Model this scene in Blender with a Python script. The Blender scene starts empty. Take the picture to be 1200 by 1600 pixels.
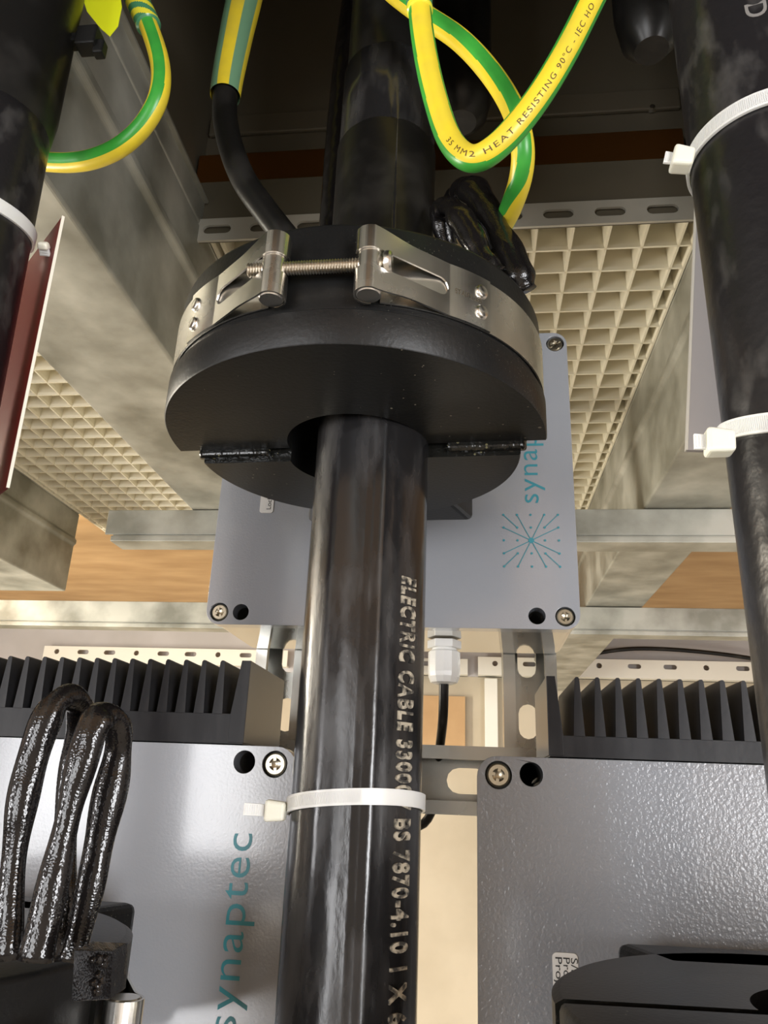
import bpy, bmesh, math, random
from math import sin, cos, tan, pi, radians as R, sqrt, atan2, floor
from mathutils import Vector as V, Matrix
from mathutils.geometry import delaunay_2d_cdt
random.seed(4)
SC = bpy.context.scene
COL = SC.collection
EYE = V((0, 0, 1.5))                 # heights below are given relative to eye level
# ---------------------------------------------------------------- camera
PITCH, YAW, ROLL, FPX = R(20), R(7), R(2.3), 1200.0
fwd = V((-sin(YAW) * cos(PITCH), cos(YAW) * cos(PITCH), sin(PITCH)))
rt0 = V((cos(YAW), sin(YAW), 0)); up0 = rt0.cross(fwd)
RT = rt0 * cos(ROLL) + up0 * sin(ROLL); UP = up0 * cos(ROLL) - rt0 * sin(ROLL)
cd = bpy.data.cameras.new('camera'); cam = bpy.data.objects.new('camera', cd); COL.objects.link(cam)
M = Matrix((RT, UP, -fwd)).transposed().to_4x4(); M.translation = EYE
cam.matrix_world = M
cd.sensor_fit = 'VERTICAL'; cd.sensor_height = 32.0; cd.sensor_width = 24.0
cd.lens = FPX * 32.0 / 1600; cd.clip_start = 0.01
SC.camera = cam
# ---------------------------------------------------------------- world, lamps, exposure
w = bpy.data.worlds.new('world'); SC.world = w; w.use_nodes = True
w.node_tree.nodes['Background'].inputs[0].default_value = (1.0, 0.93, 0.82, 1)
w.node_tree.nodes['Background'].inputs[1].default_value = 0.25
SC.view_settings.view_transform = 'Standard'; SC.view_settings.look = 'None'
SC.view_settings.gamma = 1.0; SC.view_settings.use_curve_mapping = False
SC.view_settings.exposure = 0.12
def lamp(name, loc, tgt, sx, sy, power, col):
    l = bpy.data.lights.new(name, 'AREA'); l.shape = 'RECTANGLE'; l.size = sx; l.size_y = sy
    l.energy = power; l.color = col
    o = bpy.data.objects.new(name, l); COL.objects.link(o)
    o.location = V(loc) + EYE
    o.rotation_euler = (V(tgt) - V(loc)).to_track_quat('-Z', 'Y').to_euler()
    return o
lamp('unseen_light', (1.65, -1.9, -0.25), (0, 0.5, 0.1), 0.9, 1.2, 70, (0.97, 0.98, 1.0))  # unseen source, placed for the right cable streak and lid reflection
lamp('unseen_light', (-1.30, -2.2, -0.25), (0, 0.5, 0.1), 1.0, 1.2, 34, (0.97, 0.98, 1.0))  # unseen wide source, placed for the soft brightness on the left lid
lamp('unseen_light', (-2.1, -1.1, -0.20), (0, 0.4, 0.0), 0.22, 0.9, 15, (0.98, 0.98, 1.0))  # narrow unseen strip, added for the left streak on the cable
lamp('unseen_light', (-2.1, 1.0, -0.15), (0, 1.4, 0.2), 0.3, 1.5, 68, (1.0, 0.93, 0.78))  # warm unseen fill, added at the left to brighten the gratings
lamp('added_far_fill', (0.1, 2.3, -1.1), (0.0, 2.9, 0.4), 1.8, 0.4, 6.5, (1.0, 0.94, 0.82))  # unseen fill added to brighten the far end of the room
# ---------------------------------------------------------------- helpers
def ray(x, y): return fwd + RT * ((x - 600) / FPX) - UP * ((y - 800) / FPX)
def P(x, y, Y=None, h=None):         # a pixel and a depth (or a height) -> a point relative to the eye
    d = ray(x, y); return d * (Y / d.y if Y is not None else h / d.z)
BASE = {}
def tag(o, label=None, cat=None, group=None, kind=None):
    if label: o['label'] = label
    if cat: o['category'] = cat
    if group: o['group'] = group
    if kind: o['kind'] = kind
    return o
def thing(name, base, label, cat, group=None):
    o = bpy.data.objects.new(name, None); o.empty_display_size = 0.02; COL.objects.link(o)
    o.location = V(base) + EYE; BASE[o] = V(base)
    return tag(o, label, cat, group)
class MB:
    def __init__(s): s.v = []; s.f = []; s.m = []
    def add(s, vs, fs, mi=0):
        b = len(s.v); s.v += [V(p) for p in vs]; s.f += [tuple(i + b for i in f) for f in fs]
        s.m += [mi] * len(fs) if isinstance(mi, int) else list(mi); return s
    def box(s, a, b, mi=0):
        (x0, y0, z0), (x1, y1, z1) = a, b
        vs = [(x, y, z) for x in (x0, x1) for y in (y0, y1) for z in (z0, z1)]
        return s.add(vs, [(0, 1, 3, 2), (4, 6, 7, 5), (0, 4, 5, 1), (2, 3, 7, 6), (0, 2, 6, 4), (1, 5, 7, 3)], mi)
    def hexa(s, vs, mi=0):           # 8 corners ordered bottom loop, top loop
        return s.add(vs, [(3, 2, 1, 0), (4, 5, 6, 7), (0, 1, 5, 4), (1, 2, 6, 5), (2, 3, 7, 6), (3, 0, 4, 7)], mi)
    def prism(s, prof, p0, ax, u, v, L, mi=0):   # 2-D profile in (u,v), extruded L along ax
        p0, ax, u, v = V(p0), V(ax), V(u), V(v); n = len(prof)
        a = [p0 + u * q[0] + v * q[1] for q in prof]; b = [q + ax * L for q in a]
        s.add(a + b, [tuple(range(n)), tuple(range(2 * n - 1, n - 1, -1))] + [(i, i + n, (i + 1) % n + n, (i + 1) % n) for i in range(n)], mi)
        return s
    def cyl(s, p0, p1, r0, r1=None, n=32, mi=0, cap=True):
        return s.lathe([(r0, 0), (r0 if r1 is None else r1, 1)], p0, p1, n, mi, cap)
    def lathe(s, prof, p0, p1, n=32, mi=0, cap=True):   # prof (radius, fraction along p0->p1)
        p0, p1 = V(p0), V(p1); d = (p1 - p0); q = d.to_track_quat('Z', 'Y'); X = q @ V((1, 0, 0)); Y_ = q @ V((0, 1, 0))
        vs = []; fs = []
        for r, t in prof:
            for i in range(n):
                a = 2 * pi * i / n; vs.append(p0 + d * t + X * (r * cos(a)) + Y_ * (r * sin(a)))
        for k in range(len(prof) - 1):
            for i in range(n):
                j = (i + 1) % n; fs.append((k * n + i, k * n + j, (k + 1) * n + j, (k + 1) * n + i))
        if cap: fs += [tuple(reversed(range(n))), tuple(range((len(prof) - 1) * n, len(prof) * n))]
        return s.add(vs, fs, mi)
    def mesh(s, me, xf=None, mi=0):
        return s.add([xf(v.co) if xf else v.co for v in me.vertices], [tuple(p.vertices) for p in me.polygons], mi)
    def build(s, name, mats, parent=None, smooth=False, bevel=0, base=None, solid=0, subd=0, fix=True, weld=False):
        me = bpy.data.meshes.new(name)
        if parent is None:
            if base is None:
                n = len(s.v); base = V((sum(p.x for p in s.v) / n, sum(p.y for p in s.v) / n, min(p.z for p in s.v)))
            base = V(base)
        else: base = BASE[parent]
        me.from_pydata([p - base for p in s.v], [], s.f)
        mats = mats if isinstance(mats, (list, tuple)) else [mats]
        for m_ in mats: me.materials.append(m_)
        for p, mi in zip(me.polygons, s.m): p.material_index = mi; p.use_smooth = bool(smooth)
        if fix:
            bm = bmesh.new(); bm.from_mesh(me)
            if weld: bmesh.ops.remove_doubles(bm, verts=bm.verts, dist=1e-6)
            bmesh.ops.recalc_face_normals(bm, faces=bm.faces); bm.to_mesh(me); bm.free()
        me.validate()
        o = bpy.data.objects.new(name, me); COL.objects.link(o); BASE[o] = base
        if parent is None: o.location = base + EYE
        else: o.parent = parent
        if solid:
            d = o.modifiers.new('solid', 'SOLIDIFY'); d.thickness = solid; d.offset = 0
        if bevel:
            d = o.modifiers.new('bevel', 'BEVEL'); d.width = bevel; d.segments = 3; d.limit_method = 'ANGLE'; d.angle_limit = R(35)
            d.harden_normals = False
        if solid and smooth == 'all':
            d = o.modifiers.new('split', 'EDGE_SPLIT'); d.split_angle = R(40)
        if subd:
            d = o.modifiers.new('sub', 'SUBSURF'); d.levels = subd; d.render_levels = subd
        if smooth and smooth != 'all':
            me.set_sharp_from_angle(angle=R(38))
        return o
def rrect(x0, y0, x1, y1, r, n=6):
    pts = []
    for cx, cy, a0 in ((x1 - r, y1 - r, 0), (x0 + r, y1 - r, 90), (x0 + r, y0 + r, 180), (x1 - r, y0 + r, 270)):
        for i in range(n + 1):
            a = R(a0 + 90 * i / n); pts.append((cx + r * cos(a), cy + r * sin(a)))
    return pts
def circ(x, y, r, n=24): return [(x + r * cos(2 * pi * i / n), y + r * sin(2 * pi * i / n)) for i in range(n)]
def plate(loops, th, bev=0.0):       # filled outline with holes in XY, thickness th about z=0
    vs = []; ed = []
    for lp in loops:
        n0 = len(vs); vs += [V((q[0], q[1])) for q in lp]; ed += [(n0 + i, n0 + (i + 1) % len(lp)) for i in range(len(lp))]
    ov, _, of, *_x = delaunay_2d_cdt(vs, ed, [], 0, 1e-7)
    def inside(x, y):
        c_ = False
        for a, b in ed:
            p, q = vs[a], vs[b]
            if (p.y > y) != (q.y > y) and x < (q.x - p.x) * (y - p.y) / (q.y - p.y) + p.x: c_ = not c_
        return c_
    of = [f for f in of if inside(sum(ov[i].x for i in f) / 3, sum(ov[i].y for i in f) / 3)]
    n = len(ov); cnt = {}
    for f in of:
        for k in range(3):
            e = (f[k], f[(k + 1) % 3]); cnt[e] = 1
    rim = [e for e in cnt if (e[1], e[0]) not in cnt]
    me = bpy.data.meshes.new('plate')
    me.from_pydata([(p.x, p.y, -th / 2) for p in ov] + [(p.x, p.y, th / 2) for p in ov], [],
                   [tuple(reversed(f)) for f in of] + [tuple(i + n for i in f) for f in of] + [(a, b, b + n, a + n) for a, b in rim])
    bm = bmesh.new(); bm.from_mesh(me); bmesh.ops.dissolve_limit(bm, angle_limit=.01, verts=bm.verts, edges=bm.edges, delimit=set()) if bev else None
    bm.to_mesh(me); bm.free()
    return me
def textmesh(body, size=1.0, ext=0.0, bev=0.0, space=1.0, offs=0.0):
    cu = bpy.data.curves.new('t', 'FONT'); cu.body = body; cu.size = size; cu.extrude = ext; cu.bevel_depth = bev
    cu.space_character = space; cu.offset = offs; cu.resolution_u = 4
    o = bpy.data.objects.new('t', cu); COL.objects.link(o); me = bpy.data.meshes.new_from_object(o)
    bpy.data.objects.remove(o); return me
def bounds(me):
    xs = [v.co.x for v in me.vertices]; ys = [v.co.y for v in me.vertices]
    return min(xs), max(xs), min(ys), max(ys)
def cr(pts, n=12):                   # Catmull-Rom through points of any dimension
    pts = [tuple(p) for p in pts]; out = []
    p = [pts[0]] + pts + [pts[-1]]
    for i in range(1, len(p) - 2):
        for k in range(n):
            t = k / n; a, b, c, d = p[i - 1], p[i], p[i + 1], p[i + 2]
            out.append([0.5 * (2 * b[j] + (c[j] - a[j]) * t + (2 * a[j] - 5 * b[j] + 4 * c[j] - d[j]) * t * t + (3 * b[j] - a[j] - 3 * c[j] + d[j]) * t ** 3) for j in range(len(b))])
    out.append(list(pts[-1])); return out
def frames(path):                    # tangent, side that faces -Y, third axis; arc length
    fr = []; s = 0
    for i, p in enumerate(path):
        a, b = path[max(i - 1, 0)], path[min(i + 1, len(path) - 1)]
        t = (b - a).normalized(); nrm = V((0, -1, 0)) - t * t.dot(V((0, -1, 0)))
        if nrm.length < 1e-4: nrm = V((1, 0, 0))
        nrm.normalize()
        if i: s += (p - path[i - 1]).length
        fr.append((p, t, nrm, t.cross(nrm), s))
    return fr
def tube(mb, path, rad, n=20, mfun=None, flat=1.0, cap=True):
    fr = frames(path); vs = []; fs = []; ms = []
    for i, (p, t, N, B, s) in enumerate(fr):
        r = rad(i / (len(fr) - 1)) if callable(rad) else rad
        for k in range(n):
            a = 2 * pi * k / n; vs.append(p + N * (r * cos(a) * flat) + B * (r * sin(a)))
    for i in range(len(fr) - 1):
        for k in range(n):
            j = (k + 1) % n; fs.append((i * n + k, i * n + j, (i + 1) * n + j, (i + 1) * n + k))
            ms.append(mfun(i / (len(fr) - 1), 2 * pi * (k + .5) / n, fr[i][4]) if mfun else 0)
    if cap:
        fs += [tuple(reversed(range(n))), tuple(range((len(fr) - 1) * n, len(fr) * n))]; ms += [ms[0], ms[-1]]
    mb.add(vs, fs, ms); return fr
def pix(pts, n=12):                  # list of (px, py, Y) -> smooth 3-D path
    return [V(q) for q in cr([P(a, b, Y=c) for a, b, c in pts], n)]
# ---------------------------------------------------------------- materials
def mat(name, c, rough=.5, metal=0, c2=None, nscale=20, ndet=4, stretch=(1, 1, 1), lo=.4, hi=.6, bump=0, bdet=3, bscale=60, bstretch=(1, 1, 1),
        rvar=0, spec=.5, coat=0, trans=0, sss=0, ior=1.5, vor=0, speck=None, wave=0, wscale=400, bdist=.001):
    m = bpy.data.materials.new(name); m.use_nodes = True; nt = m.node_tree; nd = nt.nodes; lk = nt.links
    b = nd['Principled BSDF']; I = b.inputs
    I['Base Color'].default_value = (*c, 1); I['Roughness'].default_value = rough; I['Metallic'].default_value = metal
    I['IOR'].default_value = ior; I['Coat Weight'].default_value = coat; I['Coat Roughness'].default_value = .12; I['Transmission Weight'].default_value = trans
    I['Specular IOR Level'].default_value = spec
    if sss: I['Subsurface Weight'].default_value = sss; I['Subsurface Radius'].default_value = (.01, .01, .008); I['Subsurface Scale'].default_value = .3
    tc = nd.new('ShaderNodeTexCoord')
    def mapped(st):
        mp = nd.new('ShaderNodeMapping'); mp.inputs['Scale'].default_value = st; lk.new(tc.outputs['Object'], mp.inputs[0]); return mp.outputs[0]
    cout = None
    if c2:
        if vor:
            t = nd.new('ShaderNodeTexVoronoi'); t.inputs['Scale'].default_value = vor; lk.new(mapped(stretch), t.inputs['Vector'])
            t2 = nd.new('ShaderNodeTexNoise'); t2.inputs['Scale'].default_value = nscale; t2.inputs['Detail'].default_value = ndet; lk.new(mapped(stretch), t2.inputs['Vector'])
            mx = nd.new('ShaderNodeMix'); mx.data_type = 'RGBA'; mx.inputs[0].default_value = .7
            lk.new(t.outputs['Color'], mx.inputs[6]); lk.new(t2.outputs['Fac'], mx.inputs[7]); fac = mx.outputs[2]
        else:
            t = nd.new('ShaderNodeTexNoise'); t.inputs['Scale'].default_value = nscale; t.inputs['Detail'].default_value = ndet
            lk.new(mapped(stretch), t.inputs['Vector']); fac = t.outputs['Fac']
        rp = nd.new('ShaderNodeValToRGB'); rp.color_ramp.elements[0].position = lo; rp.color_ramp.elements[1].position = hi
        rp.color_ramp.elements[0].color = (*c, 1); rp.color_ramp.elements[1].color = (*c2, 1)
        lk.new(fac, rp.inputs[0]); cout = rp.outputs[0]
        if rvar:
            mr = nd.new('ShaderNodeMapRange'); mr.inputs[1].default_value = lo; mr.inputs[2].default_value = hi
            mr.inputs[3].default_value = rough; mr.inputs[4].default_value = rough + rvar; lk.new(fac, mr.inputs[0]); lk.new(mr.outputs[0], I['Roughness'])
    if speck:                        # dust flecks: (colour, voronoi scale, size)
        t = nd.new('ShaderNodeTexVoronoi'); t.inputs['Scale'].default_value = speck[1]; lk.new(mapped((1, 1, 1)), t.inputs['Vector'])
        n2 = nd.new('ShaderNodeTexNoise'); n2.inputs['Scale'].default_value = 14; lk.new(tc.outputs['Object'], n2.inputs['Vector'])
        ml = nd.new('ShaderNodeMath'); ml.operation = 'MULTIPLY'; ml.inputs[1].default_value = speck[2] * 2; lk.new(n2.outputs['Fac'], ml.inputs[0])
        p5 = nd.new('ShaderNodeMath'); p5.operation = 'POWER'; p5.inputs[1].default_value = 3; lk.new(n2.outputs['Fac'], p5.inputs[0])
        m8 = nd.new('ShaderNodeMath'); m8.operation = 'MULTIPLY'; m8.inputs[1].default_value = speck[2] * 8; lk.new(p5.outputs[0], m8.inputs[0])
        ls = nd.new('ShaderNodeMath'); ls.operation = 'LESS_THAN'; lk.new(t.outputs['Distance'], ls.inputs[0]); lk.new(m8.outputs[0], ls.inputs[1])
        mx = nd.new('ShaderNodeMix'); mx.data_type = 'RGBA'; lk.new(ls.outputs[0], mx.inputs[0])
        if cout: lk.new(cout, mx.inputs[6])
        else: mx.inputs[6].default_value = (*c, 1)
        mx.inputs[7].default_value = (*speck[0], 1); cout = mx.outputs[2]
    if cout: lk.new(cout, I['Base Color'])
    if bump or wave:
        bp = nd.new('ShaderNodeBump'); bp.inputs['Distance'].default_value = bdist; bp.inputs['Strength'].default_value = bump or wave
        if wave:
            t = nd.new('ShaderNodeTexVoronoi'); t.inputs['Scale'].default_value = wscale
            lk.new(mapped(bstretch), t.inputs['Vector']); lk.new(t.outputs['Distance'], bp.inputs['Height'])
            t2 = nd.new('ShaderNodeTexNoise'); t2.inputs['Scale'].default_value = 45; lk.new(tc.outputs['Object'], t2.inputs['Vector'])
            b2 = nd.new('ShaderNodeBump'); b2.inputs['Distance'].default_value = .0035; b2.inputs['Strength'].default_value = .8
            lk.new(t2.outputs['Fac'], b2.inputs['Height']); lk.new(bp.outputs[0], b2.inputs['Normal']); bp = b2
        else:
            t = nd.new('ShaderNodeTexNoise'); t.inputs['Scale'].default_value = bscale; t.inputs['Detail'].default_value = bdet
            lk.new(mapped(bstretch), t.inputs['Vector']); lk.new(t.outputs['Fac'], bp.inputs['Height'])
        lk.new(bp.outputs[0], I['Normal'])
    return m
m_jacket = mat('cable_jacket', (.012, .0115, .012), .17, c2=(.055, .053, .053), nscale=60, ndet=12, stretch=(1, 1, .3), lo=.46, hi=.8, rvar=.30, bump=.7, bdet=12, bscale=38, bstretch=(1, 1, .45), bdist=.0012)
m_scuff = mat('scuffed_jacket', (.014, .013, .014), .28, c2=(.11, .105, .10), nscale=70, ndet=14, stretch=(1, 1, .5), lo=.54, hi=.95, rvar=.3, bump=.5, bscale=120, bdist=.0008)
m_old = mat('dark_jacket', (.007, .0065, .006), .34, spec=.35, c2=(.03, .028, .026), nscale=26, ndet=8, lo=.5, hi=.8, bump=.3, bscale=90, bdist=.0008)
m_mould = mat('moulded_black', (.008, .008, .0075), .36, spec=.3, bump=.25, bscale=500, bdist=.0004, speck=((.20, .18, .14), 150, .044))
m_mould_side = mat('moulded_black_side', (.008, .008, .008), .40, spec=.3, bump=.35, bscale=420, bdist=.0004, speck=((.09, .085, .07), 520, .055))
m_face = mat('split_face', (.008, .008, .007), .18, bump=.8, bscale=120, bdist=.002, speck=((.12, .11, .06), 220, .12))
m_tape = mat('black_tape', (.008, .007, .007), .13, wave=.26, wscale=1500, bdist=.00022)
m_steel = mat('stainless', (.74, .72, .67), .2, 1, c2=(.82, .80, .76), nscale=35, lo=.3, hi=.7, rvar=.12, bump=.08, bscale=60)
m_thread = mat('thread_steel', (.55, .50, .42), .3, 1)
m_galv = mat('galvanised', (.23, .225, .185), .42, .45, c2=(.50, .49, .43), nscale=11, ndet=9, lo=.36, hi=.66, rvar=.15, bump=.2, bscale=30)
m_zinc = mat('zinc_strut', (.42, .42, .39), .22, .9, c2=(.56, .56, .52), nscale=14, lo=.3, hi=.7, rvar=.1, bump=.1, bscale=40)
m_lid = mat('grey_powder_coat', (.33, .345, .375), .2, bump=.3, bscale=650, bdist=.0004, coat=1.0)
m_lid2 = mat('grey_orange_peel', (.24, .25, .27), .18, bump=.85, bscale=520, bdist=.0005, coat=1.0)
m_body = mat('polished_enclosure', (.62, .60, .56), .05, .85)
m_hs = mat('black_anodised', (.012, .012, .014), .42, c2=(.022, .022, .024), nscale=90, stretch=(1, 1, .2), ior=1.4, spec=.4, bump=.15, bscale=300, bdist=.0004)
m_hsend = mat('sheen_lit_end', (.10, .095, .088), .28, .35, ior=1.9)  # lighter base holds the bright wall's reflection on black anodising
m_nylon = mat('natural_nylon', (.80, .81, .78), .32, sss=.35)
m_nylon2 = mat('cream_nylon', (.78, .77, .66), .35, sss=.4)
m_yel = mat('yellow_pvc', (.78, .60, .035), .35, c2=(.66, .52, .05), nscale=60, lo=.4, hi=.75)
m_grn = mat('green_pvc', (.05, .36, .045), .33, c2=(.04, .29, .04), nscale=40)
m_tgrn = mat('green_tape', (.07, .26, .13), .25)
m_tyel = mat('yellow_tape', (.80, .74, .05), .22)
m_sgrn = mat('green_sleeve', (.15, .30, .18), .4)
m_flag = mat('flag_tape', (.80, .86, .02), .35)
m_ink = mat('brown_ink', (.10, .05, .01), .6)
m_teal = mat('teal_ink', (.05, .27, .33), .35)
m_white = mat('white_label', (.72, .71, .68), .5)
m_black = mat('black_print', (.02, .02, .02), .5)
m_ply = mat('plywood', (.40, .235, .10), .6, c2=(.55, .35, .17), nscale=5, ndet=5, stretch=(1, 3, 1), lo=.3, hi=.7)
m_grate = mat('cream_grp', (.80, .74, .58), .4, c2=(.85, .80, .65), nscale=8, sss=.0, bump=.1, bscale=30)
m_dark = mat('shade_darkened_steel', (.115, .10, .068), .5, c2=(.14, .12, .085), nscale=4, bump=.1, bscale=300)  # shade of the enclosed compartment is put into this colour
m_copper = mat('copper_bar', (.55, .24, .07), .4, 1)
m_red = mat('red_face', (.15, .006, .006), .45, spec=.3)
m_cream = mat('cream_edge', (.80, .76, .66), .5)
m_lilac = mat('plate_back', (.50, .47, .46), .45)
m_wall = mat('plaster', (.46, .395, .29), .8, c2=(.54, .47, .355), nscale=3, ndet=6, bump=.3, bscale=20)
m_wall_up = mat('lilac_paint', (.52, .50, .50), .7, c2=(.45, .43, .42), nscale=3)
m_white_wall = mat('white_paint', (.68, .67, .66), .7, c2=(.62, .61, .60), nscale=2)
m_pale = mat('white_angle', (.80, .78, .70), .5)
m_flange = mat('lightened_galv', (.50, .47, .40), .5, c2=(.42, .40, .34), nscale=12)  # galvanised flange; light lacking there is put into the base colour
m_conc = mat('concrete', (.34, .31, .26), .85, c2=(.42, .39, .33), nscale=6, ndet=8, bump=.3, bscale=40)
m_gland = mat('white_nylon', (.80, .79, .76), .25)
m_screw = mat('screw_steel', (.50, .46, .36), .3, 1)
m_hole = mat('screw_recess', (.03, .03, .025), .6)
m_emboss = mat('worn_letter', (.46, .41, .32), .42, c2=(.05, .047, .042), nscale=300, ndet=3, lo=.42, hi=.6)
# ================================================================ the room
def struct(mb, name, m, **k): return tag(mb.build(name, m, **k), kind='structure')
RX0, RX1, RY0, RY1, HC = -2.3, 1.9, -2.7, 3.1, .612
struct(MB().box((RX0, RY0, -1.52), (RX1, RY1, -1.5)), 'floor', m_conc)
struct(MB().box((RX0 - .1, RY0, -1.5), (RX0, RY1, HC)), 'wall_left', m_wall_up)
struct(MB().box((RX1, RY0, -1.5), (RX1 + .1, RY1, HC)), 'wall_right', m_wall_up)
struct(MB().box((RX0, RY0 - .1, -1.5), (RX1, RY0, HC)), 'wall_front', m_white_wall)
struct(MB().box((RX0, RY1, -1.5), (RX1, RY1 + .1, HC)), 'wall_back', m_wall)
struct(MB().box((RX0, RY1 - .02, .44), (RX1, RY1 - .002, HC)), 'trim_1', m_wall_up)
struct(MB().box((-.30, RY1 - .03, .16), (-.03, RY1 - .002, .36)), 'trim_2', m_ply)
OX0, OX1, OY0, OY1 = -.318, .236, -.35, .66          # opening up into the switchgear
c = MB()
c.box((RX0, RY0, HC), (RX1, OY0, HC + .02)); c.box((RX0, OY1 + .05, HC), (RX1, RY1, HC + .02))
c.box((RX0, OY0, HC), (OX0 - .004, OY1 + .05, HC + .02)); c.box((OX1 + .004, OY0, HC), (RX1, OY1 + .05, HC + .02))
struct(c, 'ceiling', m_ply)
# switchgear compartment above the opening
sg = thing('switchgear_compartment', ((OX0 + OX1) / 2, .2, .60), 'steel cable compartment open from below, shade painted into its walls, above the black ring', 'switchgear')
t = .004
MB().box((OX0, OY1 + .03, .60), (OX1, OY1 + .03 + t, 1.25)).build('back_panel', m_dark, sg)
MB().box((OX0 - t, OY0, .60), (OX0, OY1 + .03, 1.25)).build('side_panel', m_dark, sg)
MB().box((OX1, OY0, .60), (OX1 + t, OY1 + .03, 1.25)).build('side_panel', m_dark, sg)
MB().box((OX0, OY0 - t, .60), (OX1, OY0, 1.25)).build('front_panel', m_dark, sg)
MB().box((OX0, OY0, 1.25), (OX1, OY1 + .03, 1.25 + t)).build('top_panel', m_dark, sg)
b = MB(); b.prism([(0, 0), (.03, 0), (.03, .003), (.003, .003), (.003, .04), (0, .04)], (OX0, OY0, .60), (0, 1, 0), (1, 0, 0), (0, 0, 1), OY1 - OY0 - .01)
b.build('frame_angle', m_galv, sg)
b = MB(); b.prism([(0, 0), (-.014, 0), (-.014, .003), (-.003, .003), (-.003, .03), (0, .03)], (OX1, OY0, .60), (0, 1, 0), (1, 0, 0), (0, 0, 1), OY1 - OY0 - .01)
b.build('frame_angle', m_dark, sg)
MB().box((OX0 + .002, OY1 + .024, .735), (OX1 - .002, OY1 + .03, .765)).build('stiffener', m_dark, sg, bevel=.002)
q = P(1018, 172, Y=OY1 + .028); b = MB(); b.lathe([(.0, 0), (.003, .1), (.0042, .6), (.0042, 1)], q - V((0, .006, 0)), q, 12); b.build('screw', m_steel, sg, smooth=True)
tag(MB().box((OX0 + .004, .665, .640), (OX1 - .01, .673, .685)).build('copper_earth_bar', m_copper, bevel=.0015), 'dull copper earth bar across the dark opening above the slotted rail', 'busbar')
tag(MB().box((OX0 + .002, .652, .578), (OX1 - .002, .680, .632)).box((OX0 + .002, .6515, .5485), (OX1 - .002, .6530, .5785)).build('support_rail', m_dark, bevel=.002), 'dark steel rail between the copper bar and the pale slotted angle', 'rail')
# pale slotted angle at the edge of the grating
def slots_plate(x0, x1, z0, z1, slots, th):
    return plate([[(x0, z0), (x1, z0), (x1, z1), (x0, z1)]] + slots, th)
def slot(cx, cz, L, H, n=6):
    r = H / 2; o = []
    for i in range(n + 1): a = -pi / 2 + pi * i / n; o.append((cx + L / 2 - r + r * cos(a), cz + r * sin(a)))
    for i in range(n + 1): a = pi / 2 + pi * i / n; o.append((cx - L / 2 + r + r * cos(a), cz + r * sin(a)))
    return o
a0 = P(1035, 328, Y=.648); a1 = P(953, 331, Y=.648); dx = a0.x - a1.x
sl = [slot(a0.x - k * dx, a0.z, .031, .011) for k in range(-1, 11) if a0.x - k * dx < .215 and a0.x - k * dx > -.285]
sa = thing('slotted_angle', (-.04, .65, .557), 'pale slotted steel angle with oblong holes above the cream grating', 'angle')
MB().mesh(slots_plate(OX0 + .01, OX1 + .002, a0.z - .0145, a0.z + .0145, sl, .003), lambda v: V((v.x, .648 + v.z, v.y))).build('slotted_flange', m_flange, sa)
MB().box((OX0 + .01, .6495, a0.z + .0118), (OX1 + .002, .664, a0.z + .0145)).build('top_flange', m_galv, sa)
# beams carrying the floor above
def beam(x0, x1, y0, y1, label, face):               # face = the side that carries the rolled rib
    prof = [(x0, .39), (x1, .39), (x1, .495), (x1 + (.005 if face > 0 else 0), .499), (x1 + (.005 if face > 0 else 0), .508), (x1, .513), (x1, .57), (x0, .57)]
    if face < 0:
        prof = [(x0, .39), (x1, .39), (x1, .57), (x0, .57), (x0, .513), (x0 - .005, .508), (x0 - .005, .499), (x0, .495)]
    b = MB().prism(prof, (0, y0, 0), (0, 1, 0), (1, 0, 0), (0, 0, 1), y1 - y0)
    xs = x1 - .016 if face > 0 else x0
    b.box((xs, y0, .57), (xs + .016, min(y1, 1.75), .609))
    return tag(b.build('floor_beam', m_galv, bevel=.003), label, 'beam')
beam(-.423, -.293, -.6, RY1 - .03, 'galvanised floor beam left of the black ring, ribbed side', 1)
beam(.241, .360, -.6, RY1 - .03, 'galvanised floor beam right of the cream grating, behind the right cable', -1)
beam(-1.06, -.895, -.4, 1.57, 'galvanised floor beam at the far left edge, beyond the left grating', 1)
# moulded gratings
def grating(x0, x1, y0, y1, label, pitch=.0388):
    g = thing('floor_grating', ((x0 + x1) / 2, (y0 + y1) / 2, .572), label, 'grating', )
    prof = [(-.0013, 0), (.0013, 0), (.0024, .004), (.0042, .0375), (-.0042, .0375), (-.0024, .004)]
    bs = BASE[g]
    def bars(n, L, along_y, o0, lo):
        me = None
        for i in range(n):
            c0 = lo + (i + o0) * pitch
            if me is None:
                b = MB().prism(prof, (0, 0, 0), (0, 1, 0) if along_y else (1, 0, 0), (1, 0, 0) if along_y else (0, 1, 0), (0, 0, 1), L)
                m_ = bpy.data.meshes.new('grating_bar'); m_.from_pydata(b.v, [], b.f); m_.materials.append(m_grate)
                bm = bmesh.new(); bm.from_mesh(m_); bmesh.ops.recalc_face_normals(bm, faces=bm.faces); bm.to_mesh(m_); bm.free(); me = m_
            o = bpy.data.objects.new('grating_bar', me); COL.objects.link(o); o.parent = g
            o.location = (V((c0, y0, .572)) if along_y else V((x0, c0, .572))) - bs
    MB().prism(prof, (x0 - .001, y0, .572), (0, 1, 0), (1, 0, 0), (0, 0, 1), y1 - y0).build('edge_bar', m_grate, g)
    MB().prism(prof, (x1 + .001, y0, .572), (0, 1, 0), (1, 0, 0), (0, 0, 1), y1 - y0).build('edge_bar', m_grate, g)
    bars(int((x1 - x0) / pitch) + 1, y1 - y0, True, .25, x0)
    bars(int((y1 - y0) / pitch), x1 - x0, False, .35, y0)
    return g
grating(-.290, .238, .665, 1.72, 'cream moulded grating overhead, to the right of the upper grey box')
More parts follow.
